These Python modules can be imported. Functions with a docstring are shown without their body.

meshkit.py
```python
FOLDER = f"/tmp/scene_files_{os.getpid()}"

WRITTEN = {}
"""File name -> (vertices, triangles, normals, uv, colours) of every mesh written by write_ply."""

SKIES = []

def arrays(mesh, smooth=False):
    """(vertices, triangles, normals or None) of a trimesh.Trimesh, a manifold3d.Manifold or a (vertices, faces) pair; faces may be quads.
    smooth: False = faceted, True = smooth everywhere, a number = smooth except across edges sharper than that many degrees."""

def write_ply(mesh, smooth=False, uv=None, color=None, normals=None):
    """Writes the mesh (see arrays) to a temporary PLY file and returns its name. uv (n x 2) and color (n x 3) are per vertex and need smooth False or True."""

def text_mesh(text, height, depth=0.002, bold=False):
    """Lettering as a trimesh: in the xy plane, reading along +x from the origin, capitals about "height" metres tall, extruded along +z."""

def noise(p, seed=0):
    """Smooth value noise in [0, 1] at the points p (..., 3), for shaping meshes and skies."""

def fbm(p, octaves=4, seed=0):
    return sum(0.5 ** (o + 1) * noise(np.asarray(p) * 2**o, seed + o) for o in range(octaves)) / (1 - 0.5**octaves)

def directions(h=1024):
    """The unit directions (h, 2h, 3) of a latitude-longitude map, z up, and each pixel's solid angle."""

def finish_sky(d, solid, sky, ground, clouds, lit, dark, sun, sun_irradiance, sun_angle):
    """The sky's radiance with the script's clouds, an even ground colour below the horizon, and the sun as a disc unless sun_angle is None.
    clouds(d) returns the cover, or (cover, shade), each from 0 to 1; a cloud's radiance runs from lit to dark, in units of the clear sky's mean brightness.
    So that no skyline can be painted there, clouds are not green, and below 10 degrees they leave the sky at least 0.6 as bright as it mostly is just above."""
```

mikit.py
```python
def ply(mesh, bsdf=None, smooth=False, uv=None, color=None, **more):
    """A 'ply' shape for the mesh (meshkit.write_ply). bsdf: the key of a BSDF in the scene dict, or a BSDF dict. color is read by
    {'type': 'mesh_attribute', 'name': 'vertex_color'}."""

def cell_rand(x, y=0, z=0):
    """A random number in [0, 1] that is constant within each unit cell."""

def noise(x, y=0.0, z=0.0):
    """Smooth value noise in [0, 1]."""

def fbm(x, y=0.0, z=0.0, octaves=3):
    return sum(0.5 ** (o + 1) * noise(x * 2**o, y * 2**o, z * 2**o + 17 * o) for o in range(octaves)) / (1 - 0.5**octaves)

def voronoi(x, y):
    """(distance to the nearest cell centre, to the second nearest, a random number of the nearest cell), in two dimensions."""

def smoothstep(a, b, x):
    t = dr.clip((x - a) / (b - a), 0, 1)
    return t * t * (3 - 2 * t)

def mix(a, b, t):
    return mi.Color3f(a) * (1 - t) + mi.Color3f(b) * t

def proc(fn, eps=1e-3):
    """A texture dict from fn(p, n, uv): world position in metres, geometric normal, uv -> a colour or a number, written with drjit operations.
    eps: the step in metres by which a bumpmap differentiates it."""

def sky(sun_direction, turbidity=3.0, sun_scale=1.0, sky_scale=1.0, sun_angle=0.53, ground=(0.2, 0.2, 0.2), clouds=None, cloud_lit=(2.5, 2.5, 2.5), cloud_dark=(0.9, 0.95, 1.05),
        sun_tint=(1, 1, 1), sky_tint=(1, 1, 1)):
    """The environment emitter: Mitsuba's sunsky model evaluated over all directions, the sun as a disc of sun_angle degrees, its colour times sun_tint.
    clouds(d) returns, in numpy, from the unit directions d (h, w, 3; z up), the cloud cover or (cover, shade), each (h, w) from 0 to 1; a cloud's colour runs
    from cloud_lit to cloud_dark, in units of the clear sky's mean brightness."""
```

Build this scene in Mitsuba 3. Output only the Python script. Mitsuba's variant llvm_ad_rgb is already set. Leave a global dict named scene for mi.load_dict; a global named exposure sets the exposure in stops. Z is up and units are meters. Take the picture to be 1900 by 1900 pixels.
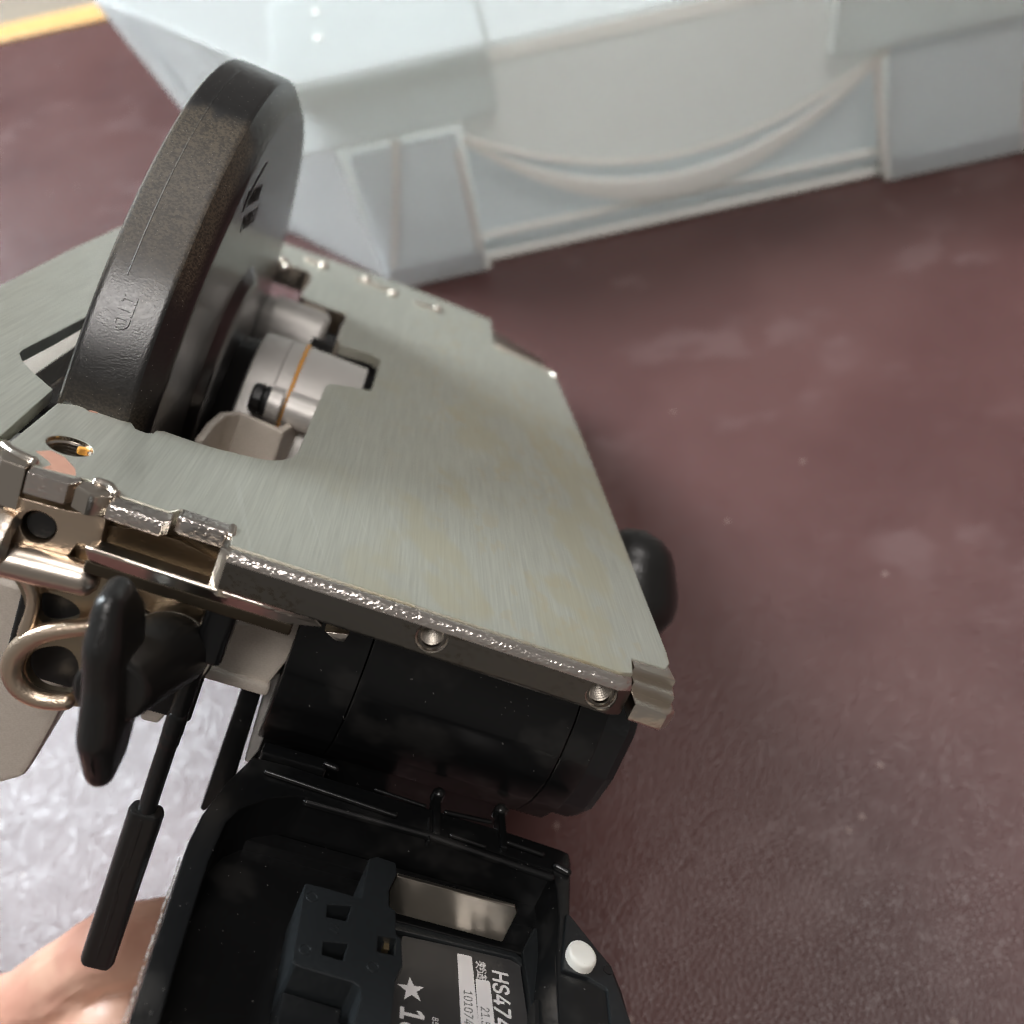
import math, numpy as np, trimesh, shapely, mitsuba as mi, mikit, meshkit, drjit as dr
import shapely.geometry as sg
from shapely import affinity
from manifold3d import Manifold, CrossSection
from mikit import noise, fbm, voronoi, smoothstep, mix, cell_rand

scene, labels = {'type': 'scene'}, {}
# ------------------------------------------------------------------ camera, light, exposure
CAM_H, PITCH, SR = 0.276, math.radians(50.0), 0.216
CR = math.sqrt(1 - SR * SR)
FW = np.array([0, math.cos(PITCH), -math.sin(PITCH)])
DN = np.array([0, -math.sin(PITCH), -math.cos(PITCH)])
RT_ = CR * np.array([1.0, 0, 0]) + SR * DN
DW_ = -SR * np.array([1.0, 0, 0]) + CR * DN
CP = np.array([0, 0, CAM_H])
m = np.eye(4); m[:3, 0] = -RT_; m[:3, 1] = -DW_; m[:3, 2] = FW; m[:3, 3] = CP
scene['camera'] = {'type': 'thinlens', 'fov': math.degrees(2 * math.atan(0.5)), 'fov_axis': 'x', 'near_clip': 0.01, 'far_clip': 50.0,
                   'aperture_radius': 0.00115, 'focus_distance': 0.168, 'to_world': mi.ScalarTransform4f(m.tolist()),
                   'film': {'type': 'hdrfilm', 'width': 1024, 'height': 1024}, 'sampler': {'type': 'independent', 'sample_count': 64}}
exposure = 0.08
AMBIENT = (0.16, 0.152, 0.144)
scene['room_light'] = {'type': 'constant', 'radiance': {'type': 'rgb', 'value': list(AMBIENT)}}

def lamp(name, pos, target, w, h, rad, label, thick=0.03):
    """a lit panel in a thin housing"""
    pos, target = np.array(pos, float), np.array(target, float)
    n = target - pos; n /= np.linalg.norm(n)
    a = np.cross([0, 0, 1.0], n); a = a / np.linalg.norm(a) if np.linalg.norm(a) > 1e-6 else np.array([1.0, 0, 0])
    b = np.cross(n, a)
    v = np.array([pos + sx * w / 2 * a + sy * h / 2 * b for sx, sy in ((-1, -1), (1, -1), (1, 1), (-1, 1))])
    scene[name + '__diffuser'] = {**mikit.ply((v, np.array([[0, 1, 2, 3]])), {'type': 'diffuse', 'reflectance': {'type': 'rgb', 'value': 0.5}}),
                                  'emitter': {'type': 'area', 'radiance': {'type': 'rgb', 'value': list(rad)}}}
    bx = trimesh.creation.box((w + 0.03, h + 0.03, thick))
    T = np.eye(4); T[:3, 0], T[:3, 1], T[:3, 2], T[:3, 3] = a, b, n, pos - n * (thick / 2 + 0.004)
    bx.apply_transform(T)
    scene[name + '__housing'] = mikit.ply(bx, {'type': 'diffuse', 'reflectance': {'type': 'rgb', 'value': 0.6}})
    labels[name] = {'label': label, 'category': 'lamp'}

lamp('lamp_panel', (-1.25, 1.25, 1.72), (-0.15, 0.15, 0), 1.0, 1.0, (33.0, 36.4, 38.6), 'large square cool white lamp panel above the left of the bench')
lamp('lamp_panel_002', (0.86, 0.62, 2.1), (0.1, 0.15, 0), 1.0, 0.8, (4.4, 4.15, 4.0), 'long warm white ceiling lamp panel overhead on the right')

lamp('lamp_panel_001', (0.22, -0.85, 2.2), (0.0, 0.15, 0), 0.9, 0.45, (19, 18.1, 17.4), 'warm white ceiling lamp panel overhead behind the viewer')

# ------------------------------------------------------------------ saw frame (mm) -> world (m)
RS = np.array([[0.9259085, -0.06088301, 0.37254053], [0.32386877, -0.3808246, -0.86644808], [0.19439063, 0.9224559, -0.33320005]])
OS = np.array([-0.07161718, -0.0086304, 0.14384])
CW = np.c_[RT_, DW_, FW]
MS = CW @ RS
TS = CW @ OS + CP
def s2w(v): return (np.asarray(v, float) / 1000) @ MS.T + TS
def local(p):
    """world point (drjit) -> saw mm"""
    d = [p.x - float(TS[0]), p.y - float(TS[1]), p.z - float(TS[2])]
    return [1000 * sum(float(MS[k, j]) * d[k] for k in range(3)) for j in range(3)]

# ------------------------------------------------------------------ measured outlines, saw millimetres
G = {'slot': [[-0.37, 23.42],[2.65, 25.54],[4.38, 24.53],[4.74, 26.18],[5.23, 28.02],[6.56, 28.67],[9.98, 26.51],[11.17, 25.48],[12.2, 23.7],[13.86, 23.51],[14.88, 24.34],[15.0, 25.93],[16.12, 26.87],[18.43, 26.76],[21.93, 26.76],[25.27, 27.14],[28.57, 27.99],[31.56, 28.77],[33.77, 29.86],[35.62, 31.7],[37.06, 34.59],[37.76, 38.25],[37.8, 43.23],[37.81, 55.61],[37.93, 83.28],[38.59, 86.42],[43.1, 90.01],[47.87, 92.44],[48.26, 104.58],[48.44, 122.08],[45.9, 124.77],[40.14, 123.27],[37.6, 122.39],[36.68, 125.85],[36.27, 142.26],[36.57, 154.31],[35.38, 158.31],[29.12, 156.3],[23.83, 157.56],[22.29, 159.53],[22.04, 167.58],[22.04, 176.6],[21.7, 190.34],[19.85, 196.55],[15.85, 197.03],[10.3, 196.01],[5.81, 197.5]],
     'far': [[11.59, 229.47],[30.37, 232.91],[50.08, 236.89],[67.2, 236.63],[84.51, 234.28]],
     'leftpiece': [[-2.78, 28.38],[-7.96, 33.18],[-10.81, 36.52],[-12.32, 39.33],[-12.58, 41.74],[-11.9, 54.85],[-11.29, 71.71]],
     'leftout': [[-28.49, 71.96],[-29.68, 105.97],[-31.24, 161.95]],
     'hole': [[6.47, 8.89]],
     'holex': [[3.16, 7.91],[9.73, 10.01]],
     'farnotch': [[14.86, 215.15],[22.38, 215.5],[32.55, 219.34],[48.52, 212.71],[54.37, 212.28],[64.76, 215.4]],
     'lipbar': [[83.83, 193.65],[102.85, 186.17],[104.5, 183.6]],
     'lipB': [[34.22, -6.58],[81.2, -7.37],[95.12, -8.06]],
     'cornertab': [[97.87, -0.59],[103.87, -0.16],[97.35, -7.76],[104.84, -2.23]],
     'A2': [[16.18, -2.55],[24.79, -2.5],[25.08, -3.02],[24.67, -3.79],[16.62, -3.78]],
     'A1': [[5.18, -2.39],[10.6, -1.82],[11.1, -4.06],[5.64, -4.89]],
     'tab': [[25.05, -1.26],[32.61, -0.99],[33.03, -3.04],[25.67, -3.02]],
     'post': [[0.62, 0.8],[1.9, 0.27],[3.76, -1.59],[4.52, -3.46],[4.82, -5.97],[2.13, -5.22]],
     'rail': [[15.59, -6.9],[16.72, -6.31],[22.35, -6.34],[30.05, -6.55],[39.42, -6.49],[41.79, -6.45],[46.7, -5.21],[50.17, -7.43],[43.56, -9.64],[38.9, -10.12],[30.86, -9.53],[20.39, -9.11],[16.16, -8.71]],
     'web': [[1.26, -5.5],[10.08, -6.2],[15.56, -6.42],[23.7, -4.31],[35.73, -6.86],[46.61, -9.64],[40.3, -13.92],[34.6, -14.52],[34.75, -17.43],[34.21, -20.63],[32.5, -22.05],[31.64, -25.1],[31.22, -29.89],[27.42, -34.92],[17.0, -38.84],[12.52, -39.19],[9.09, -36.9],[7.6, -33.57],[7.81, -29.9],[8.78, -26.88],[8.07, -22.76],[6.01, -19.7],[3.74, -17.72]],
     'webh1': [[9.4, -20.84],[10.34, -19.72],[13.54, -19.8],[15.79, -20.91],[15.91, -22.81],[12.73, -25.15],[10.16, -25.1]],
     'webh2': [[10.26, -31.61],[11.29, -29.63],[15.07, -27.66],[17.9, -30.06],[18.45, -36.03],[14.12, -37.06],[11.71, -36.16],[10.28, -34.02]],
     'loop': [[18.1, -21.54],[15.64, -22.91],[13.19, -24.29],[10.87, -26.29],[9.42, -28.76],[8.87, -31.42],[9.48, -33.98],[11.3, -35.84],[13.84, -36.46],[17.7, -35.59]],
     'strut': [[6.87, -16.14],[8.51, -18.13],[9.4, -20.14],[9.67, -22.88],[9.68, -26.24]],
     'rim': [[22.47, -16.59],[24.71, -16.92],[27.12, -17.58],[29.31, -19.11],[30.73, -20.17],[32.14, -20.25],[32.92, -19.18],[33.7, -16.35],[33.86, -13.1]],
     'oval': [[5.09, -9.41],[5.36, -7.09],[6.77, -5.94],[9.27, -6.34],[10.27, -7.75],[10.0, -9.65],[8.75, -10.92],[6.69, -11.24]],
     'tube': [[5.61, -14.09],[16.76, -13.46]],
     'tubeS': [[10.85, -10.35],[12.27, -16.77]],
     'oval2': [[13.58, -8.5],[15.9, -8.54],[15.79, -9.68],[13.21, -10.27]],
     'holeB': [[65.41, -2.83],[92.82, -3.49]],
     'holeBs': [[63.77, -3.62],[67.25, -2.35]],
     'ctab': [[95.38, -0.55],[97.21, -0.19],[102.88, -0.6],[103.84, -1.08],[104.67, -4.4],[104.01, -5.37],[97.72, -5.32]],
     'nib': [[51.05, -12.16],[54.73, -11.33],[54.4, -12.99],[53.16, -13.23]],
     'hubbase': [[31.57, -19.39],[24.78, -15.19],[26.8, -28.97]],
     'hubface': [[27.77, -15.51],[21.21, -17.43],[30.83, -13.99],[26.73, -11.25],[28.84, -19.87]],
     'wing': [[22.59, 0.23],[22.42, -1.76],[22.13, -6.6],[23.09, -13.58],[24.35, -19.03],[26.28, -25.31],[27.93, -27.87],[29.36, -28.0],[31.27, -27.15],[31.95, -24.21],[31.77, -20.73],[30.96, -16.67],[28.9, -10.66],[26.79, -1.73],[25.39, 0.72],[24.03, 0.99]],
     'rod': [[34.88, -12.45],[34.26, -18.9],[34.31, -47.27],[34.37, -81.3],[31.45, -49.36],[38.1, -47.05],[32.99, -47.73],[35.9, -47.48],[30.56, -80.31],[35.77, -81.46]],
     'rodblock': [[33.76, -13.62],[37.49, -13.22],[37.64, -19.54],[34.03, -20.55]],
     'ucase': [[64.11, -76.94],[74.34, -94.56],[68.85, -96.27],[60.92, -97.51],[54.73, -98.17],[49.33, -96.93],[30.7, -83.43]],
     'plug': [[148.46, -29.45]],
     'cup': [[19.15, 51.9],[19.25, 61.39],[20.15, 69.55],[22.87, 73.53],[28.32, 72.8],[32.32, 71.57],[33.98, 79.25],[35.24, 85.59]],
     'panel': [[100.23, -9.32],[102.94, -3.03],[107.98, -3.89],[106.36, -22.25],[106.57, -31.77],[101.64, -32.96]],
     'cfront': [[-1.69, -26.81],[4.29, -27.17],[13.84, -40.22],[15.14, -47.6],[14.46, -51.86],[13.41, -57.49],[12.53, -61.95],[11.71, -64.64],[8.53, -67.09],[6.43, -68.06]],
     'strip': [[45.69, -33.8],[49.03, -32.6],[48.77, -50.02],[47.06, -55.13]],
     'bar': [[42.07, -34.68],[45.5, -33.91],[46.28, -53.86],[45.49, -60.19],[42.25, -65.17]],
     'gear': [[35.75, -22.55],[48.31, -17.97],[48.48, -24.52],[46.14, -32.37],[44.43, -33.67],[36.48, -33.34],[35.2, -27.12]],
     'brownblk': [[25.05, -37.46],[30.69, -34.3],[31.48, -44.32],[30.69, -46.71],[27.62, -46.87]],
     'motstreak': [[59.8, -20.17],[102.3, -19.83]],
     'motend': [[109.24, -39.21],[110.86, -22.75],[105.98, -17.18],[102.77, -21.94]],
     'rimo': [[47.81, 9.5],[54.49, 9.92],[60.4, 9.49],[70.33, 9.25],[80.45, 9.01],[96.01, 8.65],[105.52, 7.97],[107.19, 7.6],[107.31, 5.1],[105.41, -8.55],[106.7, -11.47],[109.29, -13.77],[111.68, -16.96],[112.7, -22.0],[113.2, -27.89],[113.47, -36.99],[113.37, -43.65],[41.92, -59.61],[42.22, -46.16],[42.06, -14.3],[42.69, -7.85],[44.74, 1.15]],
     'rimi': [[45.68, -35.91],[45.82, -17.22],[46.64, -8.3],[48.13, -4.3],[51.89, -0.15],[56.4, 2.45],[58.51, 2.78],[70.74, 2.88],[86.51, 2.55],[103.34, 1.6],[103.47, -2.97],[103.17, -9.29],[101.54, -18.94],[100.72, -31.24],[102.07, -44.62],[46.02, -57.39]],
     'rib1': [[50.69, 5.87],[73.73, 4.05]],
     'rib2': [[58.36, 1.5],[80.18, 1.58],[102.61, -0.4]],
     'rib3': [[94.87, 5.2],[101.36, 4.59]],
     'post1': [[81.6, 12.83],[81.36, 1.77]],
     'post2': [[93.77, 13.31],[93.91, 2.88]],
     'rib4': [[103.95, 2.51],[105.96, 1.88]],
     'rib5': [[73.73, 4.05],[90.71, 4.02]],
     'rib6': [[49.15, 14.04],[59.64, 13.32]],
     'rib7': [[60.11, 13.54],[62.09, 13.81]],
     'rib8': [[69.98, 9.38],[79.07, 8.73]],
     'rib9': [[83.15, 8.64],[91.67, 9.44]],
     'rib10': [[84.14, 2.86],[90.14, 2.41]],
     'dustA': [[44.88, -10.37],[44.3, -17.19],[45.88, -17.76],[44.19, -29.99],[45.53, -29.35]],
     'blk': [[60.47, -16.51],[63.34, -16.41],[69.47, -16.67],[70.04, -7.64],[71.35, -6.64],[74.6, -6.96],[74.89, -9.34],[73.73, -13.35],[73.91, -16.74],[75.08, -17.47],[75.29, -21.98],[76.18, -22.75],[76.62, -27.51],[75.67, -30.22],[75.35, -38.04],[74.97, -46.31],[69.7, -47.59],[69.84, -41.2],[70.75, -34.89],[70.54, -33.31],[69.55, -32.67],[65.17, -32.46],[61.05, -32.19],[60.58, -31.58]],
     'sl1': [[64.39, -19.74],[68.01, -18.74],[67.62, -21.91],[64.49, -22.09]],
     'sl2': [[64.53, -26.84],[68.17, -26.1],[67.83, -29.38],[64.64, -29.18]],
     'sl3': [[72.57, -23.16],[75.33, -22.81],[75.32, -26.1],[72.59, -26.14]],
     'brass': [[74.02, -21.64],[74.61, -21.56],[74.66, -24.04],[73.91, -24.07]],
     'dots': [[61.88, -19.05],[62.11, -29.08],[72.14, -29.15]],
     'emb': [[65.1, -23.16],[66.66, -25.56]],
     'plate': [[74.97, -45.52],[95.52, -45.44],[96.37, -46.36],[96.37, -53.12],[77.5, -52.95],[76.04, -52.24],[74.85, -48.84]],
     'lab': [[79.45, -11.41],[93.93, -10.69],[98.8, -10.35],[100.19, -11.3],[100.35, -15.72],[101.25, -32.29],[76.05, -38.39],[78.68, -18.84]],
     'labtop': [[77.32, -12.34],[98.55, -10.55],[99.9, -11.86]],
     'strip1': [[88.93, -12.23],[91.49, -12.12],[92.3, -25.19],[92.84, -34.33],[89.82, -35.06],[89.38, -25.98]],
     'strip2': [[92.02, -16.51],[94.55, -16.31],[95.0, -24.47],[95.4, -33.71],[92.76, -34.35],[92.3, -25.19]],
     'kan': [[92.14, -12.6],[94.14, -12.68],[92.32, -16.1],[94.19, -16.1]],
     't1': [[95.05, -13.52],[98.07, -12.62],[95.83, -22.24]],
     't2': [[89.75, -19.3],[91.41, -18.83],[90.19, -24.78]],
     't3': [[92.6, -21.61],[94.24, -21.25],[92.78, -24.07]],
     'star': [[81.19, -21.86],[79.35, -19.91],[83.31, -22.28]],
     't4': [[79.4, -24.98],[83.89, -25.51],[79.35, -27.72]],
     't5': [[84.76, -25.76],[85.89, -25.65]],
     'rpan': [[104.13, -7.76],[105.37, -2.31],[105.41, -8.55],[108.84, -13.57],[111.49, -18.11],[113.2, -27.89],[113.37, -43.65],[102.5, -46.08],[101.25, -31.09],[102.11, -18.76]],
     'pad': [[105.52, -18.27],[103.2, -17.34],[108.02, -19.14]],
     'padh': [[110.4, -18.97]],
     'tri': [[101.3, -21.14],[106.76, -21.42],[109.72, -22.65],[109.25, -28.95],[108.58, -38.17],[100.04, -40.24],[100.36, -31.33]],
     'tape': [[42.19, -14.85],[42.11, -24.39],[42.22, -46.16]],
     'line1': [[45.07, -44.99],[48.97, -45.28]],
     'index': [[-135.6, 83.1, 37.6],[-107.2, 88.3, 52.4],[-97.5, 91.7, 44.9],[-98.0, 96.2, 19.9]],
     'middle': [[-138.8, 76.3, 32.0],[-108.7, 74.6, 43.6],[-100.1, 78.0, 33.4],[-100.8, 81.7, 7.8]],
     'ring': [[-142.6, 68.1, 22.4],[-112.6, 63.0, 31.2],[-103.6, 65.4, 20.2],[-103.3, 68.3, -3.5]],
     'little': [[-146.2, 60.4, 10.8],[-119.7, 54.7, 16.5],[-111.1, 55.5, 6.6],[-108.3, 57.1, -10.3]],
     'thumb': [[-177.7, 76.3, -2.0],[-163.1, 90.8, -13.3],[-139.5, 98.7, -19.8],[-121.1, 99.0, -13.0]],
     'palm': [[-217.5, 85.2, 5.5],[-170.9, 82.3, 18.7],[-178.8, 71.2, 1.5],[-153.7, 84.6, 28.5]],
     'knob': [[24.0, 136.9, 82.8],[23.3, 132.0, 78.7],[21.0, 137.3, 77.9]]}


# ------------------------------------------------------------------ mesh helpers
def ring_offset(r, b):
    r = np.asarray(r); e = np.roll(r, -1, 0) - r; e /= np.linalg.norm(e, axis=1, keepdims=True) + 1e-12
    n2 = np.c_[-e[:, 1], e[:, 0]]; n1 = np.roll(n2, 1, 0)
    k = (n1 + n2) / np.maximum(1 + (n1 * n2).sum(1, keepdims=True), 0.35)
    return r + k * b
MAPS = {'z': lambda v: v, 'y': lambda v: np.c_[v[:, 0], -v[:, 2], v[:, 1]], 'x': lambda v: np.c_[v[:, 2], v[:, 0], v[:, 1]]}
def polys(p):
    return [g for g in (p.geoms if hasattr(p, 'geoms') else [p]) if g.geom_type == 'Polygon' and g.area > 1e-6]
def prism(poly, w0, w1, b=0.3, plane='z', b0=0.0):
    """extrude a shapely polygon from w0 to w1 with the w1 edge rounded by b (and the w0 edge by b0); plane says which saw axis w runs along ('y' means -Y)"""
    out = []
    for pg in polys(poly):
        pg = sg.polygon.orient(pg.simplify(0.015), 1.0)
        rings = [np.array(pg.exterior.coords)[:-1]] + [np.array(i.coords)[:-1] for i in pg.interiors]
        def ok(o):
            q = [ring_offset(r, o) for r in rings]
            return sg.Polygon(q[0], q[1:]).is_valid
        want = b
        while b > 0 and not ok(b): b = b * 0.75 if b > 0.04 else 0
        while b0 > 0 and not ok(b0): b0 = b0 * 0.75 if b0 > 0.04 else 0
        if b < want * 0.5: print('bevel', want, '->', round(b, 3), 'of', [round(x, 1) for x in pg.bounds])
        lv = []
        if b0 > 0: lv += [(w0, b0), (w0 + b0 * .3, b0 * .3), (w0 + b0, 0)]
        else: lv += [(w0, 0)]
        if b > 0: lv += [(w1 - b, 0), (w1 - b * .3, b * .3), (w1, b)]
        else: lv += [(w1, 0)]
        V, F, off = [], [], 0
        for r in rings:
            n = len(r)
            for w, o in lv: V.append(np.c_[ring_offset(r, o) if o else r, np.full(n, w)])
            i = np.arange(n); j = (i + 1) % n
            for k in range(len(lv) - 1):
                a, c = off + k * n, off + (k + 1) * n
                F += [np.c_[a + i, a + j, c + j], np.c_[a + i, c + j, c + i]]
            off += n * len(lv)
        for w, o, s in ((lv[-1][0], lv[-1][1], 1), (lv[0][0], lv[0][1], -1)):
            rr = [ring_offset(r, o) if o else r for r in rings]
            try:
                import mapbox_earcut as me
                pts = np.vstack(rr); ends = np.cumsum([len(x) for x in rr]).astype(np.uint32)
                tri = me.triangulate_float64(pts, ends).reshape(-1, 3)
                t = pts[tri]; ar = (t[:, 1, 0] - t[:, 0, 0]) * (t[:, 2, 1] - t[:, 0, 1]) - (t[:, 1, 1] - t[:, 0, 1]) * (t[:, 2, 0] - t[:, 0, 0])
                tri[ar < 0] = tri[ar < 0][:, ::-1]
            except ImportError:
                pts, tri = trimesh.creation.triangulate_polygon(sg.Polygon(rr[0], rr[1:]), engine='earcut')
                t = pts[tri]; ar = (t[:, 1, 0] - t[:, 0, 0]) * (t[:, 2, 1] - t[:, 0, 1]) - (t[:, 1, 1] - t[:, 0, 1]) * (t[:, 2, 0] - t[:, 0, 0]); tri = np.array(tri); tri[ar < 0] = tri[ar < 0][:, ::-1]
            V.append(np.c_[pts, np.full(len(pts), w)])
            F.append((tri if s > 0 else tri[:, ::-1]) + off); off += len(pts)
        mm = trimesh.Trimesh(MAPS[plane](np.vstack(V)), np.vstack(F), process=False)
        mm.merge_vertices(digits_vertex=4)
        out.append(mm)
    return trimesh.util.concatenate(out)
def P(name): return sg.Polygon(G[name]).buffer(0)
def chaikin(p, n=2):
    q = np.array(p)
    for _ in range(n): q = np.stack([.75 * q + .25 * np.roll(q, -1, 0), .25 * q + .75 * np.roll(q, -1, 0)], 1).reshape(-1, 2)
    return sg.Polygon(q)
def rnd(p, r): return p.buffer(-r, 6).buffer(2 * r, 6).buffer(-r, 6)
def stroke(pts, w): return sg.LineString(pts).buffer(w / 2, 6)
def rbox(x0, x1, y0, y1, z0, z1, r=0.6):
    return prism(rnd(sg.box(x0, y0, x1, y1), min(r, (x1 - x0) / 2.2, (y1 - y0) / 2.2)), z0, z1, min(r, (z1 - z0) / 2.2), 'z', min(r, (z1 - z0) / 2.2))
def lathe(prof, axis='x', n=64, a0=0.0, a1=360.0, c=(0, 0)):
    """prof: (w, r) pairs turned about the axis through c (the other two coordinates)"""
    prof = np.asarray(prof, float); full = abs(a1 - a0) >= 359.9
    a = np.radians(np.linspace(a0, a1, n + 1))[: n if full else n + 1]
    V = np.array([[[w, r * math.cos(t), r * math.sin(t)] for w, r in prof] for t in a]).reshape(-1, 3)
    k = len(prof); F = []
    for i in range(n):
        i2 = (i + 1) % len(a)
        for j in range(k - 1):
            A, B, C, D = i * k + j, i * k + j + 1, i2 * k + j + 1, i2 * k + j
            F += [[A, C, B], [A, D, C]]
    V[:, 1] += c[0]; V[:, 2] += c[1]
    if axis == 'x': pass
    elif axis == 'z': V = np.c_[V[:, 1], V[:, 2], V[:, 0]]
    elif axis == 'y': V = np.c_[V[:, 2], V[:, 0], V[:, 1]]
    mm = trimesh.Trimesh(V, F, process=False); mm.merge_vertices(digits_vertex=5)
    mm.update_faces(mm.nondegenerate_faces()); mm.fix_normals()
    return mm
def tube(pts, r, n=14, sub=6, closed=False):
    """a rounded rod along a smoothed path; r one number or one per point"""
    pts = np.asarray(pts, float); r = np.broadcast_to(np.asarray(r, float), (len(pts),))
    if len(pts) > 2 and sub > 1:
        from scipy.interpolate import CubicSpline
        d = np.r_[0, np.cumsum(np.linalg.norm(np.diff(pts, axis=0), axis=1))]; t = np.linspace(0, d[-1], (len(pts) - 1) * sub + 1)
        pts, r = CubicSpline(d, pts)(t), np.interp(t, d, r)
    tg = np.gradient(pts, axis=0); tg /= np.linalg.norm(tg, axis=1, keepdims=True)
    ref = np.array([0, 1.0, 0]) if abs(tg[:, 1]).max() < 0.9 else np.array([1.0, 0, 0])
    V = []
    rings = []
    for i, q in enumerate(pts):
        a = np.cross(tg[i], ref); a /= np.linalg.norm(a); b = np.cross(tg[i], a); rings.append((q, a, b, r[i], tg[i]))
    q, a, b, rr, t = rings[0]; pre = [(q - t * rr * s, a, b, rr * math.sqrt(max(0, 1 - s * s)) + 1e-4, t) for s in (1, .9, .6, .3)]
    q, a, b, rr, t = rings[-1]; post = [(q + t * rr * s, a, b, rr * math.sqrt(max(0, 1 - s * s)) + 1e-4, t) for s in (.3, .6, .9, 1)]
    for q, a, b, rr, t in pre + rings + post:
        th = np.arange(n) * 2 * math.pi / n
        V.append(q + rr * (np.cos(th)[:, None] * a + np.sin(th)[:, None] * b))
    k = len(V); F = []
    for i in range(k - 1):
        for j in range(n):
            j2 = (j + 1) % n
            F += [[i * n + j, i * n + j2, (i + 1) * n + j2], [i * n + j, (i + 1) * n + j2, (i + 1) * n + j]]
    mm = trimesh.Trimesh(np.vstack(V), F, process=False); mm.fix_normals()
    return mm
def cat(*a): return trimesh.util.concatenate([x for x in a])
def put(mesh, bsdf, *path, smooth=35, label=None, world=False, **more):
    """ONE entry of the scene: path = thing, part, sub-part; a key that is taken gets the next number"""
    key = base = '__'.join(path); i = 0
    while key in scene: i += 1; key = f'{base}_{i:03d}'
    mesh = mesh.copy()
    if not world: mesh.vertices = s2w(mesh.vertices)
    else: mesh.vertices = np.asarray(mesh.vertices) / 1000.0
    mesh.merge_vertices(digits_vertex=7)
    scene[key] = mikit.ply(mesh, bsdf, smooth=smooth)
    if label or more: labels[key] = {**({'label': label} if label else {}), **more}
    return key
def thing(key, label, cat_, group=None):
    labels[key] = {'label': label, 'category': cat_, **({'group': group} if group else {})}

# ------------------------------------------------------------------ materials
def rgb(*c): return {'type': 'rgb', 'value': list(c)}
def mat(key, d): scene[key] = d; return key
def bump(inner, fn, scale, eps=1e-4): return {'type': 'bumpmap', 'nested': inner, 'arbitrary': mikit.proc(fn, eps), 'scale': scale}
def two(d): return {'type': 'twosided', 'bsdf': d}

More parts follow.
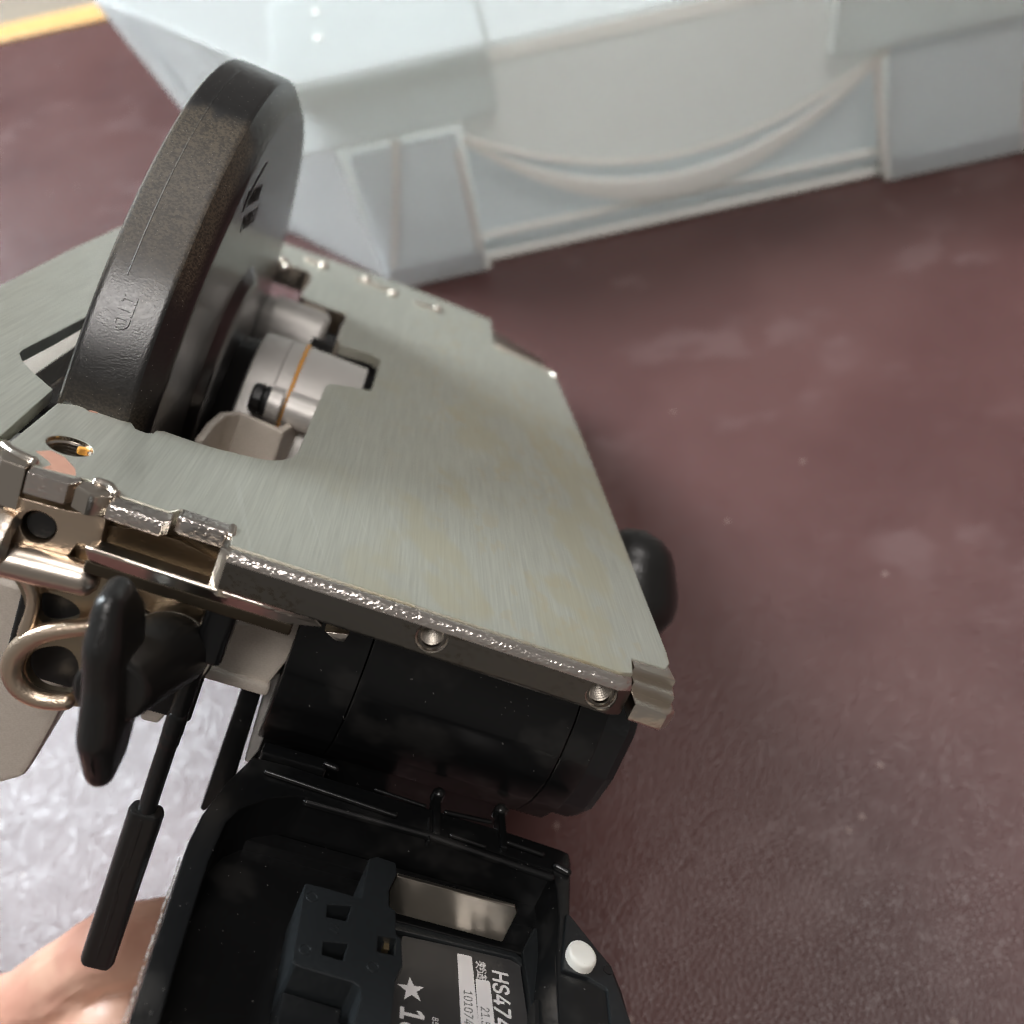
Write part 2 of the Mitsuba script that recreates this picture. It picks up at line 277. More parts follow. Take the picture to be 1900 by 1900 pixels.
def leather_h(p, n, uv):
    w = fbm(p.x * 160, p.y * 160, 0.3, 2)
    f1, f2, c = voronoi(p.x * 640 + w * 0.6, p.y * 640 + 0.6 * fbm(p.x * 150, p.y * 150 + 9, 0.0, 2))
    return smoothstep(0.0, 0.55, f2 - f1) + 0.3 * c + 0.07 * fbm(p.x * 110, p.y * 110, 1.0, 2) + 0.5 * noise(p.x * 16, p.y * 16, 4.0) - 0.5 * smoothstep(0.965, 0.995, 1 - dr.abs(2 * fbm(p.x * 26, p.y * 38, 9.0, 3) - 1))
def leather_c(p, n, uv):
    k = fbm(p.x * 22, p.y * 22, 2.0, 4)
    c = mix((0.065, 0.0275, 0.026), (0.079, 0.036, 0.0335), smoothstep(0.3, 0.7, k))
    sm = smoothstep(0.54, 0.74, fbm(p.x * 30 + 5, p.y * 44, 6.0, 4)) * smoothstep(0.3, 0.6, fbm(p.x * 75, p.y * 75, 3.0, 2))
    c = mix(c, (0.14, 0.09, 0.088), 0.3 * sm)
    s = voronoi(p.x * 55, p.y * 55)
    spot = (1 - smoothstep(0.03, 0.07, s[0])) * dr.select(s[2] > 0.93, 1.0, 0.0)
    return mix(c, (0.22, 0.16, 0.14), 0.5 * spot)
def leather_r(p, n, uv): return 0.25 + 0.10 * fbm(p.x * 45, p.y * 45, 7.0, 3)
mat('leather', two(bump({'type': 'principled', 'base_color': mikit.proc(leather_c), 'roughness': mikit.proc(leather_r), 'specular': 0.44}, leather_h, 0.00008)))
mat('wood_floor', two({'type': 'principled', 'base_color': mikit.proc(lambda p, n, uv: mix((0.17, 0.14, 0.105), (0.27, 0.225, 0.175), fbm(p.x * 4, p.y * 70, 0.0, 4))), 'roughness': 0.45}))
mat('orange_wood', two({'type': 'principled', 'base_color': mikit.proc(lambda p, n, uv: mix((0.50, 0.28, 0.09), (0.60, 0.36, 0.14), fbm(p.x * 9, p.y * 200, 0.0, 3))), 'roughness': 0.4}))

def sole_h(p, n, uv):
    x, y, z = local(p)
    return fbm(x * 5.5, y * 0.12, 0.0, 3) + 0.5 * noise(x * 16, y * 0.35, 3.0)
def sole_c(p, n, uv):
    x, y, z = local(p)
    st = fbm(x * 5.0, y * 0.11, 0.0, 3)
    c = mix((0.435, 0.43, 0.365), (0.55, 0.545, 0.468), st)
    c = mix(c, (0.62, 0.62, 0.57), 0.2 * scr(x, y))
    # dull yellow tarnish, a patch of it wandering over the right half
    m1 = smoothstep(0.47, 0.68, fbm(x * 0.13 + 3 + y * 0.02, y * 0.06, 1.0, 5)) * smoothstep(30.0, 66.0, x) * (1 - smoothstep(90.0, 150.0, y))
    c = mix(c, (0.50, 0.455, 0.31), 0.55 * m1)
    m2 = smoothstep(0.56, 0.64, fbm(x * 0.55, y * 0.22, 5.0, 4)) * smoothstep(45.0, 70.0, x)
    return mix(c, (0.52, 0.43, 0.26), 0.25 * m2 * smoothstep(0.4, 0.55, fbm(x * 0.06, y * 0.03 + 4, 2.0, 2)))
def scr(x, y):
    a = smoothstep(0.93, 0.99, noise(x * 1.3 + y * 0.35, y * 0.02 - x * 0.006, 11.0)) + smoothstep(0.95, 1.0, noise(x * 0.05 + 3, y * 0.9 - x * 0.33, 12.0)) * smoothstep(.5, .7, noise(x * .05, y * .05, 13.0))
    return dr.minimum(a, 1.0)
def sole_r(p, n, uv):
    x, y, z = local(p)
    return 0.30 + 0.16 * fbm(x * 0.25, y * 0.12, 8.0, 3)
mat('brushed_steel', two(bump({'type': 'principled', 'base_color': mikit.proc(sole_c), 'roughness': mikit.proc(sole_r), 'metallic': 0.72, 'specular': 0.5}, sole_h, 0.000012, 5e-5)))
def rough_h(p, n, uv):
    x, y, z = local(p)
    return fbm(x * 2.6, y * 2.6, z * 2.6, 2) + 0.3 * noise(x * 6, y * 6, z * 6)
mat('hammered_nickel', two(bump({'type': 'principled', 'base_color': rgb(0.76, 0.70, 0.65), 'roughness': 0.22, 'metallic': 1.0}, rough_h, 0.00014, 5e-5)))
def wall_c(p, n, uv):
    x, y, z = local(p)
    k = smoothstep(0.50, 0.66, fbm(x * 1.3, y * 1.3, z * 1.6, 4)) * smoothstep(0.35, 0.6, fbm(x * .12, y * .12, z * .2 + 3, 2))
    return mix((0.20, 0.185, 0.165), (0.13, 0.105, 0.075), 0.7 * k)  # base tone carries the dark room reflection; the blotches are dirt
mat('nickel', two(bump({'type': 'principled', 'base_color': rgb(0.70, 0.63, 0.55), 'roughness': 0.20, 'metallic': 1.0}, lambda p, n, uv: fbm(local(p)[0] * 1.1, local(p)[1] * 1.1, local(p)[2] * 1.1, 3), 0.00004, 5e-5)))
mat('dim_dirty_nickel', two(bump({'type': 'principled', 'base_color': mikit.proc(wall_c), 'roughness': 0.26, 'metallic': 1.0}, rough_h, 0.00003, 5e-5)))
mat('thread_steel', two({'type': 'principled', 'base_color': rgb(0.42, 0.38, 0.33), 'roughness': 0.42, 'metallic': 0.9}))
mat('dark_bronze', two(bump({'type': 'principled', 'base_color': rgb(0.40, 0.325, 0.235), 'roughness': 0.32, 'metallic': 1.0}, rough_h, 0.00004, 5e-5)))
mat('satin_nickel', two({'type': 'principled', 'base_color': rgb(0.66, 0.58, 0.50), 'roughness': 0.30, 'metallic': 1.0}))
mat('shaded_channel', two({'type': 'principled', 'base_color': rgb(0.085, 0.068, 0.048), 'roughness': 0.4, 'metallic': 0.9}))  # shade of the deep channel put into the metal colour
mat('warm_tinted_nickel', two(bump({'type': 'principled', 'base_color': rgb(0.72, 0.575, 0.44), 'roughness': 0.33, 'metallic': 1.0}, rough_h, 0.00006, 5e-5)))  # reflection of warm surroundings put into the nickel colour
def cast_c(p, n, uv):
    x, y, z = local(p)
    return mix((0.50, 0.44, 0.375), (0.57, 0.51, 0.445), noise(x * 5, y * 5, z * 5))
mat('champagne', two({'type': 'principled', 'base_color': mikit.proc(cast_c), 'roughness': 0.42, 'metallic': 0.12, 'specular': 0.5}))
mat('silver_cast', two({'type': 'principled', 'base_color': rgb(0.58, 0.555, 0.525), 'roughness': 0.45, 'metallic': 0.5}))
mat('orange_gasket', two({'type': 'principled', 'base_color': rgb(0.60, 0.28, 0.05), 'roughness': 0.5}))
mat('bright_plate', two({'type': 'principled', 'base_color': mikit.proc(lambda p, n, uv: mix((0.74, 0.67, 0.56), (0.82, 0.76, 0.66), fbm(local(p)[0] * .5, local(p)[1] * .5, local(p)[2] * .5, 3))), 'roughness': 0.22, 'metallic': 1.0}))
mat('silver_chip', two({'type': 'principled', 'base_color': rgb(0.62, 0.60, 0.57), 'roughness': 0.35, 'metallic': 0.6}))
mat('brass', two({'type': 'principled', 'base_color': rgb(0.72, 0.55, 0.32), 'roughness': 0.35, 'metallic': 1.0}))

def plas_h(p, n, uv):
    x, y, z = local(p)
    return fbm(x * 2.2, y * 2.2, z * 2.2, 2)
def plas_c(p, n, uv):
    x, y, z = local(p)
    f = voronoi(x * 0.8 + z * 0.31, y * 0.8 + z * 0.53)
    sp = (1 - smoothstep(0.02, 0.05 + 0.09 * cell_rand(f[2] * 999.0), f[0])) * dr.select(f[2] > 0.94, 1.0, 0.0)
    base = mix((0.0055, 0.0057, 0.006), (0.016, 0.0155, 0.015), smoothstep(0.55, 0.75, fbm(x * 0.12, y * 0.12, z * 0.12, 4)))
    return mix(base, (0.20, 0.19, 0.18), 0.7 * sp)
mat('black_plastic', two(bump({'type': 'principled', 'base_color': mikit.proc(plas_c), 'roughness': 0.22, 'specular': 0.42}, plas_h, 0.000012, 5e-5)))
mat('grey_plastic', two(bump({'type': 'principled', 'base_color': rgb(0.0095, 0.011, 0.012), 'roughness': 0.36, 'specular': 0.5}, plas_h, 0.00004, 5e-5)))
mat('shaft_black', two(bump({'type': 'principled', 'base_color': rgb(0.010, 0.010, 0.010), 'roughness': 0.30, 'specular': 0.5}, plas_h, 0.00010, 5e-5)))
mat('rubber', two(bump({'type': 'principled', 'base_color': rgb(0.010, 0.0095, 0.009), 'roughness': 0.30, 'specular': 0.5}, plas_h, 0.00007, 5e-5)))
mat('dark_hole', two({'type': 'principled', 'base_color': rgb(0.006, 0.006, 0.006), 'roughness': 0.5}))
mat('label_black', two({'type': 'principled', 'base_color': rgb(0.035, 0.034, 0.034), 'roughness': 0.36, 'specular': 0.5}))
mat('label_white', two({'type': 'principled', 'base_color': rgb(0.62, 0.60, 0.60), 'roughness': 0.4}))
mat('label_grey', two({'type': 'principled', 'base_color': rgb(0.12, 0.12, 0.12), 'roughness': 0.4}))
mat('foam_white', two({'type': 'principled', 'base_color': rgb(0.66, 0.64, 0.58), 'roughness': 0.7}))
mat('dull_red', two({'type': 'principled', 'base_color': rgb(0.38, 0.20, 0.14), 'roughness': 0.5}))

GC = (93.9, -13.6)      # guard / blade axis in Y, Z
def guard_c(p, n, uv):
    x, y, z = local(p)
    dy, dz = y - GC[0], z - GC[1]
    r = dr.sqrt(dy * dy + dz * dz)
    a = dr.atan2(dz, -dy) * 57.2958                    # 0 at the sole, 90 at the top
    on = smoothstep(66.0, 68.0, r)
    dust = on * smoothstep(28.0, 42.0, a + 9 * fbm(x * 0.3, a * 0.12, 0.0, 2)) * (1 - smoothstep(60.0, 64.0, a + 3 * fbm(x * .4, 3.0, 0.0, 2)))
    low = on * (1 - smoothstep(8.0, 17.0, a)) * 0.7
    g = fbm(x * 3.0, y * 3.0, z * 3.0, 3)
    c = mix((0.006, 0.0056, 0.0055), (0.012, 0.011, 0.0105), g)
    c = mix(c, mix((0.026, 0.020, 0.014), (0.068, 0.052, 0.034), smoothstep(0.35, 0.65, g)), dr.maximum(dust, low))
    f = voronoi(x * 1.5, a * 1.7)
    sp = (1 - smoothstep(0.04, 0.09, f[0])) * dr.select(f[2] > 0.84, 1.0, 0.0) * on
    return mix(c, (0.35, 0.32, 0.29), 0.75 * sp)
def guard_r(p, n, uv):
    x, y, z = local(p)
    dy, dz = y - GC[0], z - GC[1]
    a = dr.atan2(dz, -dy) * 57.2958
    on = smoothstep(66.0, 68.0, dr.sqrt(dy * dy + dz * dz))
    return 0.20 + 0.13 * on * fbm(x * 2.0, y * 2.0, z * 2.0, 3) + 0.22 * on * smoothstep(26.0, 40.0, a) * (1 - smoothstep(60.0, 65.0, a))
def guard_h(p, n, uv):
    x, y, z = local(p)
    on = smoothstep(66.0, 69.0, dr.sqrt(dr.square(y - GC[0]) + dr.square(z - GC[1])))
    a = dr.atan2(z - GC[1], GC[0] - y) * 57.2958
    on = on * (1 + 0.7 * smoothstep(16.0, 24.0, a) * (1 - smoothstep(36.0, 44.0, a)))
    return (0.04 + 0.96 * on) * fbm(x * 4.2, y * 4.2, z * 4.2, 2)
mat('guard_black', two(bump({'type': 'principled', 'base_color': mikit.proc(guard_c), 'roughness': mikit.proc(guard_r), 'specular': 0.6}, guard_h, 0.000018, 3e-5)))

def pp(key, c, t, rough=0.35, st=0.0):
    mat(key, {'type': 'principledthin', 'base_color': rgb(*c), 'roughness': rough, 'diff_trans': t, 'spec_trans': st, 'eta': 1.3})
pp('frosted', (0.90, 0.925, 0.935), 1.1, 0.16, 0.42)
pp('frosted_panel', (0.96, 0.97, 0.955), 1.1, 0.2, 0.22)
pp('frosted_corner', (0.96, 0.975, 0.98), 1.25, 0.4, 0.1)
pp('frosted_thick', (0.985, 0.98, 0.955), 1.15, 0.4, 0.0)
pp('frosted_lid', (0.90, 0.92, 0.91), 1.4, 0.2, 0.36)

def skin_c(p, n, uv):
    k = fbm(p.x * 90, p.y * 90, p.z * 90, 4)
    c = mix((0.43, 0.215, 0.155), (0.51, 0.30, 0.215), smoothstep(0.3, 0.7, k))
    return mix(c, (0.62, 0.25, 0.16), 0.55 * smoothstep(0.52, 0.72, fbm(p.x * 40 + 3, p.y * 75, p.z * 75, 3)))
mat('skin', two(bump({'type': 'principled', 'base_color': mikit.proc(skin_c), 'roughness': 0.45, 'specular': 0.4, 'flatness': 0.5}, lambda p, n, uv: fbm(p.x * 700, p.y * 700, p.z * 700, 2), 0.00006, 1e-4)))

# ------------------------------------------------------------------ the setting: bench floor, mat, edge strip
def wbox(x0, x1, y0, y1, z0, z1, r=1.0):
    return rbox(x0, x1, y0, y1, z0, z1, r)
put(wbox(-1500, 1500, -900, 2600, -40, -6, 2), 'wood_floor', 'floor', world=True, kind='structure')
put(wbox(-900, 1100, -500, 719, -2.5, 0, 1.2), 'leather', 'leather_mat', world=True, kind='structure')
put(wbox(-1200, 1300, 722, 748, -5.9, 1.0, 2), 'orange_wood', 'wooden_edge_strip', world=True)
thing('wooden_edge_strip', 'honey orange wooden edge strip along the far side of the maroon mat', 'edge strip')

# ------------------------------------------------------------------ storage box, world millimetres
B = 'storage_box'
thing(B, 'large frosted translucent plastic storage box standing on the maroon mat behind the saw', 'box')
def xz(poly, y_front, depth, b=0.6): return prism(poly, -y_front - depth, -y_front, b, 'y', min(b, depth / 2.2))
TOP = 97
plan = [(-32, 377), (262, 377), (275, 400), (275, 1000), (-90, 1000), (-75, 432)]
ring = sg.Polygon(plan)
front = sg.Polygon([(-30, 0.5), (270, 0.5), (270, TOP - 3), (-36, TOP - 3)])
# left chamfered corner wall and flared left wall
def wall(a, b_, c, d, t=2.0):
    """a thick four-cornered sheet"""
    q = np.array([a, b_, c, d], float); n = np.cross(q[1] - q[0], q[3] - q[0]); n /= np.linalg.norm(n)
    v = np.vstack([q, q - n * t]); f = [[0, 1, 2], [0, 2, 3], [4, 6, 5], [4, 7, 6]]
    for i in range(4):
        j = (i + 1) % 4; f += [[i, i + 4, j + 4], [i, j + 4, j]]
    mm = trimesh.Trimesh(v, f, process=False); mm.fix_normals(); return mm
put(wall((-75, 432, 0.5), (-32, 378, 0.5), (-42, 374, TOP), (-130, 490, TOP)), 'frosted_corner', B, 'corner_wall', world=True, smooth=False)
put(wall((-75, 1000, 0.5), (-75, 433, 0.5), (-130, 491, TOP), (-130, 1000, TOP)), 'frosted', B, 'wall_panel', world=True, smooth=False)
put(tube([(-75, 432, 2), (-103, 461, 50), (-129, 490, TOP - 1)], 2.2, sub=2), 'frosted_corner', B, 'corner_rib', world=True)
put(tube([(-67, 424, 2), (-92, 449, 50), (-114, 472, TOP - 1)], 1.6, sub=2), 'frosted', B, 'corner_rib', world=True)
put(prism(sg.Polygon([(-28, 384), (255, 384), (268, 404), (268, 990), (-84, 990), (-70, 436)]), 1.0, 3.5, .5), 'frosted_thick', B, 'bottom', world=True)
put(wall((270, 994, 2), (-86, 994, 2), (-126, 994, TOP), (270, 994, TOP)), 'frosted_thick', B, 'wall_panel', world=True, smooth=False)
put(wall((273, 392, 2), (273, 994, 2), (273, 994, TOP), (273, 392, TOP)), 'frosted_thick', B, 'wall_panel', world=True, smooth=False)
# lid: flat top with a front lip
lid = sg.Polygon([(-44, 371), (262, 371), (275, 390), (275, 1000), (-128, 1000), (-128, 490)])
put(prism(rnd(lid, 4), TOP - 1, TOP + 1.5, 0.8), 'frosted_lid', B, 'lid', world=True)
put(xz(sg.box(-44, TOP - 7, 270, TOP - 1.2), 371, 1.8), 'frosted_thick', B, 'lid_rim', world=True)
def flap(x0, x1, z0, z1, y): return xz(rnd(sg.box(x0, z0, x1, z1), 3), y, 2.5, 1.0)
put(cat(flap(-52, 28, 72, TOP + 2, 366), prism(rnd(sg.box(-52, 366, 28, 440), 4), TOP + 2, TOP + 4, .8)), 'frosted_lid', B, 'clasp', world=True)
put(cat(flap(160, 262, 64, TOP + 2, 366), prism(rnd(sg.box(160, 366, 262, 440), 4), TOP + 2, TOP + 4, .8)), 'frosted_lid', B, 'clasp', world=True)
# bowed handle ledge
t_ = np.linspace(0, 1, 40)
def arc(x0, z0, x1, z1, sag): return [(x0 + (x1 - x0) * t, z0 + (z1 - z0) * t - sag * 4 * t * (1 - t)) for t in t_]
up, lo = arc(14, 63, 184, 62, 27), arc(12, 62, 184, 60, 40)
hp = sg.Polygon(up + [(184, TOP - 7.2), (14, TOP - 7.2)]).difference(sg.box(-60, 71.5, 28.5, 120)).difference(sg.box(159.5, 63.5, 270, 120))
put(xz(hp, 372.5, 2.0), 'frosted_panel', B, 'handle_panel', world=True)
lw = sg.Polygon(up[::-1] + [(13.3, 0.5), (191.5, 0.5)]).buffer(0)
put(xz(lw, 379, 2.0), 'frosted', B, 'lower_wall', world=True)
put(tube([(x, 370.5, z) for x, z in up[::3]], 1.3, sub=2), 'frosted_thick', B, 'handle_lip', world=True)
hw = [0.8 + 4.2 * math.sin(math.pi * i / 39) for i in range(40)]
put(xz(sg.Polygon([(x, z + w) for (x, z), w in zip(lo, hw)] + [(x, z - w) for (x, z), w in zip(lo[::-1], hw[::-1])]), 370.5, 3.0, 1.2), 'frosted_thick', B, 'handle_lip', world=True)
for x0, x1 in ((-32, 13), (192, 258)):
    k = put(xz(sg.Polygon([(x0, 0.3), (x1, 0.3), (x1 - (3 if x0 < 0 else 0), 66), (x0 - (0 if x0 < 0 else 8), 66)]), 370, 2.0, 0.8), 'frosted', B, 'foot_panel', world=True)
    put(tube([(x0, 370.5, 1.8), (x1, 370.5, 1.8)], 1.7, sub=1), 'frosted_thick', B, 'foot_rim', world=True)
    put(xz(sg.box(x0 + 1, 1, x1 - 1, 12), 368.5, 0.8, 0.3), 'frosted', B, 'foot_band', world=True)
for pts in ([(11.5, 371, 2), (11.0, 371, 14), (10, 371, 58)], [(-30, 371, 2), (-22, 371, 30), (-13, 371, 68)], [(192, 371, 2), (189, 371, 14), (180, 371, 58)], [(252, 370, 2), (248, 370, 26), (243, 370, 76)]):
    put(tube(pts, 1.9, sub=3), 'frosted_thick', B, 'rib', world=True)
put(tube([(12, 375, 14), (190, 375, 13)], 1.6, sub=1), 'frosted_thick', B, 'rib', world=True)
put(tube([(12, 376, 2.4), (192, 376, 2.4)], 2.0, sub=1), 'frosted_thick', B, 'foot_rim', world=True)
rng = np.random.default_rng(4)
for x, y in ((-33, 397), (-33, 420), (-8, 428), (-60, 460), (-50, 520)):
    s = trimesh.creation.icosphere(3, 2.0); s.apply_scale([1, 1, .5]); s.apply_translation((x, y, TOP + 4.2 if x > -52 and y < 440 else TOP + 1.8))
    put(s, 'frosted_thick', B, 'rivet', world=True, smooth=True)

# ------------------------------------------------------------------ circular saw
S = 'circular_saw'
thing(S, 'upturned cordless circular saw with grey steel sole and empty black battery bay', 'circular saw')
# --- sole plate
slot = sg.LineString(G['slot']).coords[:]
right = [(G['lipB'][0][0], -6.0), (95.0, -6.2), (97.2, -5.2), (97.9, -0.4), (103.9, -0.2), (105.2, 2.2), (105.5, 6), (105.6, 120), (104.6, 181), (102.6, 186), (83.6, 194), (84.5, 234.3)]
farpts = [tuple(p) for p in G['far'][::-1][1:]]
lo_ = [(-31.2, 229.0), (-30.2, 120.0), (-28.6, 72.0), (-28.0, 10)]
left_in = [tuple(p) for p in G['leftpiece']]
front_left = [(1.2, 1.0), (4.4, 0.4), (4.9, -1.6), (10.4, -1.2), (11.2, -0.2), (13.0, -0.2), (14.0, -1.0), (16.6, -0.6), (17.0, -1.9), (24.2, -1.9), (25.0, -0.4), (26.0, 0.2), (32.6, 0.2), (33.4, -1.2), (34.0, -6.0)]
sole = sg.Polygon([(-0.3, 2.4)] + front_left + right + farpts + [(-31.2, 229.0), (-30.0, 120.0), (-28.6, 72.0), (-28.0, 3.0), (-1.9, 3.3)] + left_in[:1] + left_in[1:] + [(-11.0, 150), (-6, 188), (0, 196)] + [tuple(p) for p in slot[::-1]]).buffer(0)
sole = max(polys(sole), key=lambda g: g.area)
hx, hy = G['hole'][0]
sole = sole.difference(sg.Point(hx, hy).buffer(3.3, 16))
put(prism(sole, -2.6, 0, 0.25), 'brushed_steel', S, 'sole_plate', smooth=30)
# threaded hole: a ring of turns inside
thread = cat(*[lathe([(-0.7 - 0.55 * i, 3.32), (-0.95 - 0.55 * i, 2.85), (-1.22 - 0.55 * i, 3.32)], 'z', 40, c=(hx, hy)) for i in range(7)] + [lathe([(-5, 3.3), (-0.1, 3.3)], 'z', 40, c=(hx, hy))])
put(thread, 'nickel', S, 'sole_plate', 'screw_hole')
put(lathe([(-5.1, 0.01), (-5.1, 3.4)], 'z', 30, c=(hx, hy)), 'dark_hole', S, 'sole_plate', 'screw_hole')
put(prism(stroke([(hx + 1.2, hy + 2.1), (hx + 2.0, hy + 2.4)], 1.1), -1.6, -0.6, .2), 'orange_gasket', S, 'sole_plate', 'thread_sealant')
put(prism(sg.Polygon([(4.2, 24.2), (5.6, 24.4), (5.9, 26.6), (4.9, 25.9)]), -2.0, 0.05, .05), 'dull_red', S, 'sole_plate', 'sight_mark', label='red sight mark at the slot edge')
put(prism(sg.Polygon([(3.4, 3.2), (5.0, 5.2), (7.2, 4.4), (9.6, 1.8), (10.4, -0.4), (8.4, -0.9), (6.0, -1.3), (6.6, .6), (5.8, 1.6)]), -0.2, 0.012, 0), 'dull_red', S, 'sole_plate', 'red_patch', label='dull red flat patch beside the threaded hole')  # thin dull red patch laid on the sole
# far edge notches and bar: small bright raised ribs
for (x, y, w) in ((19.0, 216, 6.5), (41, 216, 14), (59.5, 213.8, 9)):
    put(rbox(x - w / 2, x + w / 2, y - 1.6, y + 1.6, -1.5, 0.7, 0.6), 'nickel', S, 'sole_plate', 'notch_rim')
for x, y in ((11, 196.5), (22.6, 214.5), (37.5, 218), (47.6, 212.8), (63.5, 214.6), (13.5, 190)):
    bd = trimesh.creation.icosphere(3, 1.7); bd.apply_translation((x, y, 0.1)); put(bd, 'satin_nickel', S, 'sole_plate', 'glint_bead', smooth=True)  # beads added to catch highlights along the far edge
put(prism(stroke(G['slot'][33:56], .9), -7, 0.12, .35), 'nickel', S, 'sole_plate', 'slot_rim')
put(tube([(84.2, 193.0, -0.1), (102.6, 185.6, -0.1), (104.6, 182.4, -0.2)], 0.8, sub=1), 'nickel', S, 'sole_plate', 'edge_lip')
put(prism(sg.Polygon([(84, 194), (103, 186.5), (105.6, 190), (104, 214), (84.4, 234)]), -6, -2.8, .5), 'nickel', S, 'sole_plate', 'corner_plate')
# under-frame of the sole: deep skirt along right side and back
put(prism(sg.Polygon([(101.5, 4), (105.3, 4), (105.3, 180), (101.5, 180)]), -6.2, -2.65, .4, 'z', .4), 'dim_dirty_nickel', S, 'skirt')
# --- front lip B: hammered top strip, dark wall, two threaded holes, corner tab
lipB = sg.Polygon([(34.0, -6.05), (34.2, -8.3), (60, -8.5), (94.6, -9.2), (96.8, -8.2), (97.3, -5.8), (95, -6.25), (60, -6.05)])
wallB = sg.Polygon([(34.2, -8.0), (94.9, -8.9), (97.1, -8.0), (97.4, -3.0), (97.6, -0.8), (90, 1.0), (34.5, 1.0)])
HB = [(65.4, -3.1), (92.8, -3.6)]
wb = prism(wallB, -6.4, -1.2, 0.3, 'z', 0.5)
man = lambda t: Manifold(__import__('manifold3d').Mesh(np.asarray(t.vertices, np.float32), np.asarray(t.faces, np.uint32)))
def back(mn):
    q = mn.to_mesh(); return trimesh.Trimesh(q.vert_properties[:, :3], q.tri_verts, process=True)
mw = man(wb)
for x, z in HB:
    c = Manifold.cylinder(14, 1.75, 1.75, 40).rotate([90, 0, 0]).translate([x, 2, z])
    c2 = Manifold.cylinder(1.2, 2.5, 2.5, 40).rotate([90, 0, 0]).translate([x, -8.0, z])
    mw = mw - c - c2
put(back(mw), 'dim_dirty_nickel', S, 'rim_wall', smooth=28)
for x, z in HB:
    turns = cat(*[lathe([(-7.3 + 0.68 * i, 1.76), (-7.14 + 0.68 * i, 1.5), (-6.98 + 0.68 * i, 1.76)], 'y', 36, c=(z, x)) for i in range(10)])
    put(turns, 'thread_steel', S, 'rim_wall', 'thread', smooth=False)
    put(lathe([(-8.2, 2.5), (-8.45, 2.42), (-8.4, 2.3), (-7.4, 1.85)], 'y', 36, c=(z, x)), 'nickel', S, 'rim_wall', 'hole_rim')
put(prism(lipB, -1.6, -0.06, 0.95), 'hammered_nickel', S, 'cast_lip')
# corner tab, stepped
ct = sg.Polygon([(98.2, -9.0), (103.6, -9.2), (105.4, -7.4), (105.7, -3.0), (104.8, 1.5), (98.0, 1.5)])
put(prism(ct, -6.2, -3.0, .45, 'z', .5), 'nickel', S, 'corner_tab', smooth=24)
put(prism(sg.Polygon([(98.0, -5.2), (105.0, -5.6), (105.6, -2.0), (104.8, 1.5), (98.0, 1.5)]), -3.2, -1.5, .3), 'nickel', S, 'corner_tab', 'tab_step', smooth=24)
put(prism(sg.Polygon([(98.0, -2.6), (105.4, -2.4), (105.0, 2.0), (98.0, 1.2)]), -1.6, -0.25, .3), 'nickel', S, 'corner_tab', 'tab_step', smooth=24)
# --- lips on the left half of the front
put(prism(sg.Polygon([(4.6, 0.2), (5.0, -4.0), (10.4, -3.6), (11.6, -1.4), (11.0, -0.25), (10.4, -1.25), (4.95, -1.65)]), -3.2, 0.02, .6), 'hammered_nickel', S, 'cast_lip')
put(prism(sg.Polygon([(0.3, 1.9), (1.3, 0.6), (4.2, 0.2), (4.6, -1.6), (4.4, -3.2), (1.0, -3.0), (-0.6, 1.0)]), -6.6, 0.25, .9), 'nickel', S, 'corner_post')
put(tube([(-0.2, 1.6, -0.1), (2.0, 0.2, -0.1), (4.3, -0.4, -0.1)], 1.0, sub=3), 'nickel', S, 'corner_post', 'post_bead')
put(prism(sg.Polygon([(11.6, -1.4), (11.4, -3.2), (13.6, -4.4), (14.8, -4.0), (16.4, -2.4), (16.2, -0.4), (14, -0.7), (13, 0)]), -3.4, 0.2, .7), 'nickel', S, 'sight_notch', smooth=30)
put(tube([(13.4, -0.4, 0.1), (15.4, -0.9, 0.2), (16.4, -1.8, 0.0)], 0.75, sub=3), 'nickel', S, 'sight_notch', 'notch_bead')
put(prism(sg.Polygon([(16.3, -2.0), (16.5, -5.4), (24.2, -5.6), (25.1, -4.4), (25.0, -1.7), (24.3, -1.8)]), -2.5, 0.0, .75, 'z', .3), 'hammered_nickel', S, 'cast_lip')
put(prism(sg.Polygon([(25.5, 0.2), (25.6, -2.4), (26.4, -2.9), (32.6, -2.9), (33.3, -2.2), (33.2, 0.0), (32.6, 0.35), (26.2, 0.35)]), -2.6, 0.25, .85, 'z', .3), 'hammered_nickel', S, 'cast_lip')
put(prism(sg.Polygon([(32.9, 0.4), (32.8, -6.6), (34.4, -7.8), (36, -7.4), (36, 0.4)]), -7.5, -0.3, .8), 'nickel', S, 'channel_end')
put(tube([(33.2, -0.6, 0.1), (33.5, -2.6, -0.3)], 0.6, sub=1), 'nickel', S, 'channel_end', 'end_bead')
# guide channel: floor behind with its shade in the colour, lower rail in front
put(rbox(15.5, 36, 1.0, 4.0, -12, -2.6, .3), 'shaded_channel', S, 'guide_channel')
put(rbox(15.8, 46, -6.6, 3.0, -11.0, -9.0, .4), 'shaded_channel', S, 'guide_channel', 'channel_floor')
rail = rnd(P('rail'), .25)
rm = prism(rail, 4.5, 7.6, .55, 'y', .3); v = np.array(rm.vertices); v[:, 1] += np.where(v[:, 1] < -6, 0.5 * np.clip(-6.9 - v[:, 2], 0, 4), 0); rm.vertices = v
put(rm, 'nickel', S, 'guide_rail')
put(tube([(15.9, -7.2, -6.7), (30, -7.3, -6.9), (42, -7.3, -6.9), (46.4, -7.3, -5.6)], 0.42, sub=1), 'nickel', S, 'guide_rail', 'rail_edge')
put(prism(sg.Polygon([(34.2, -7.6), (47.5, -8.1), (47.5, 0), (34.2, 0)]), -7.0, -3.0, .8, 'z', .8), 'nickel', S, 'channel_end')
put(prism(P('nib'), -3, 0, .3, 'y'), 'nickel', S, 'rim_wall', 'casting_nib')
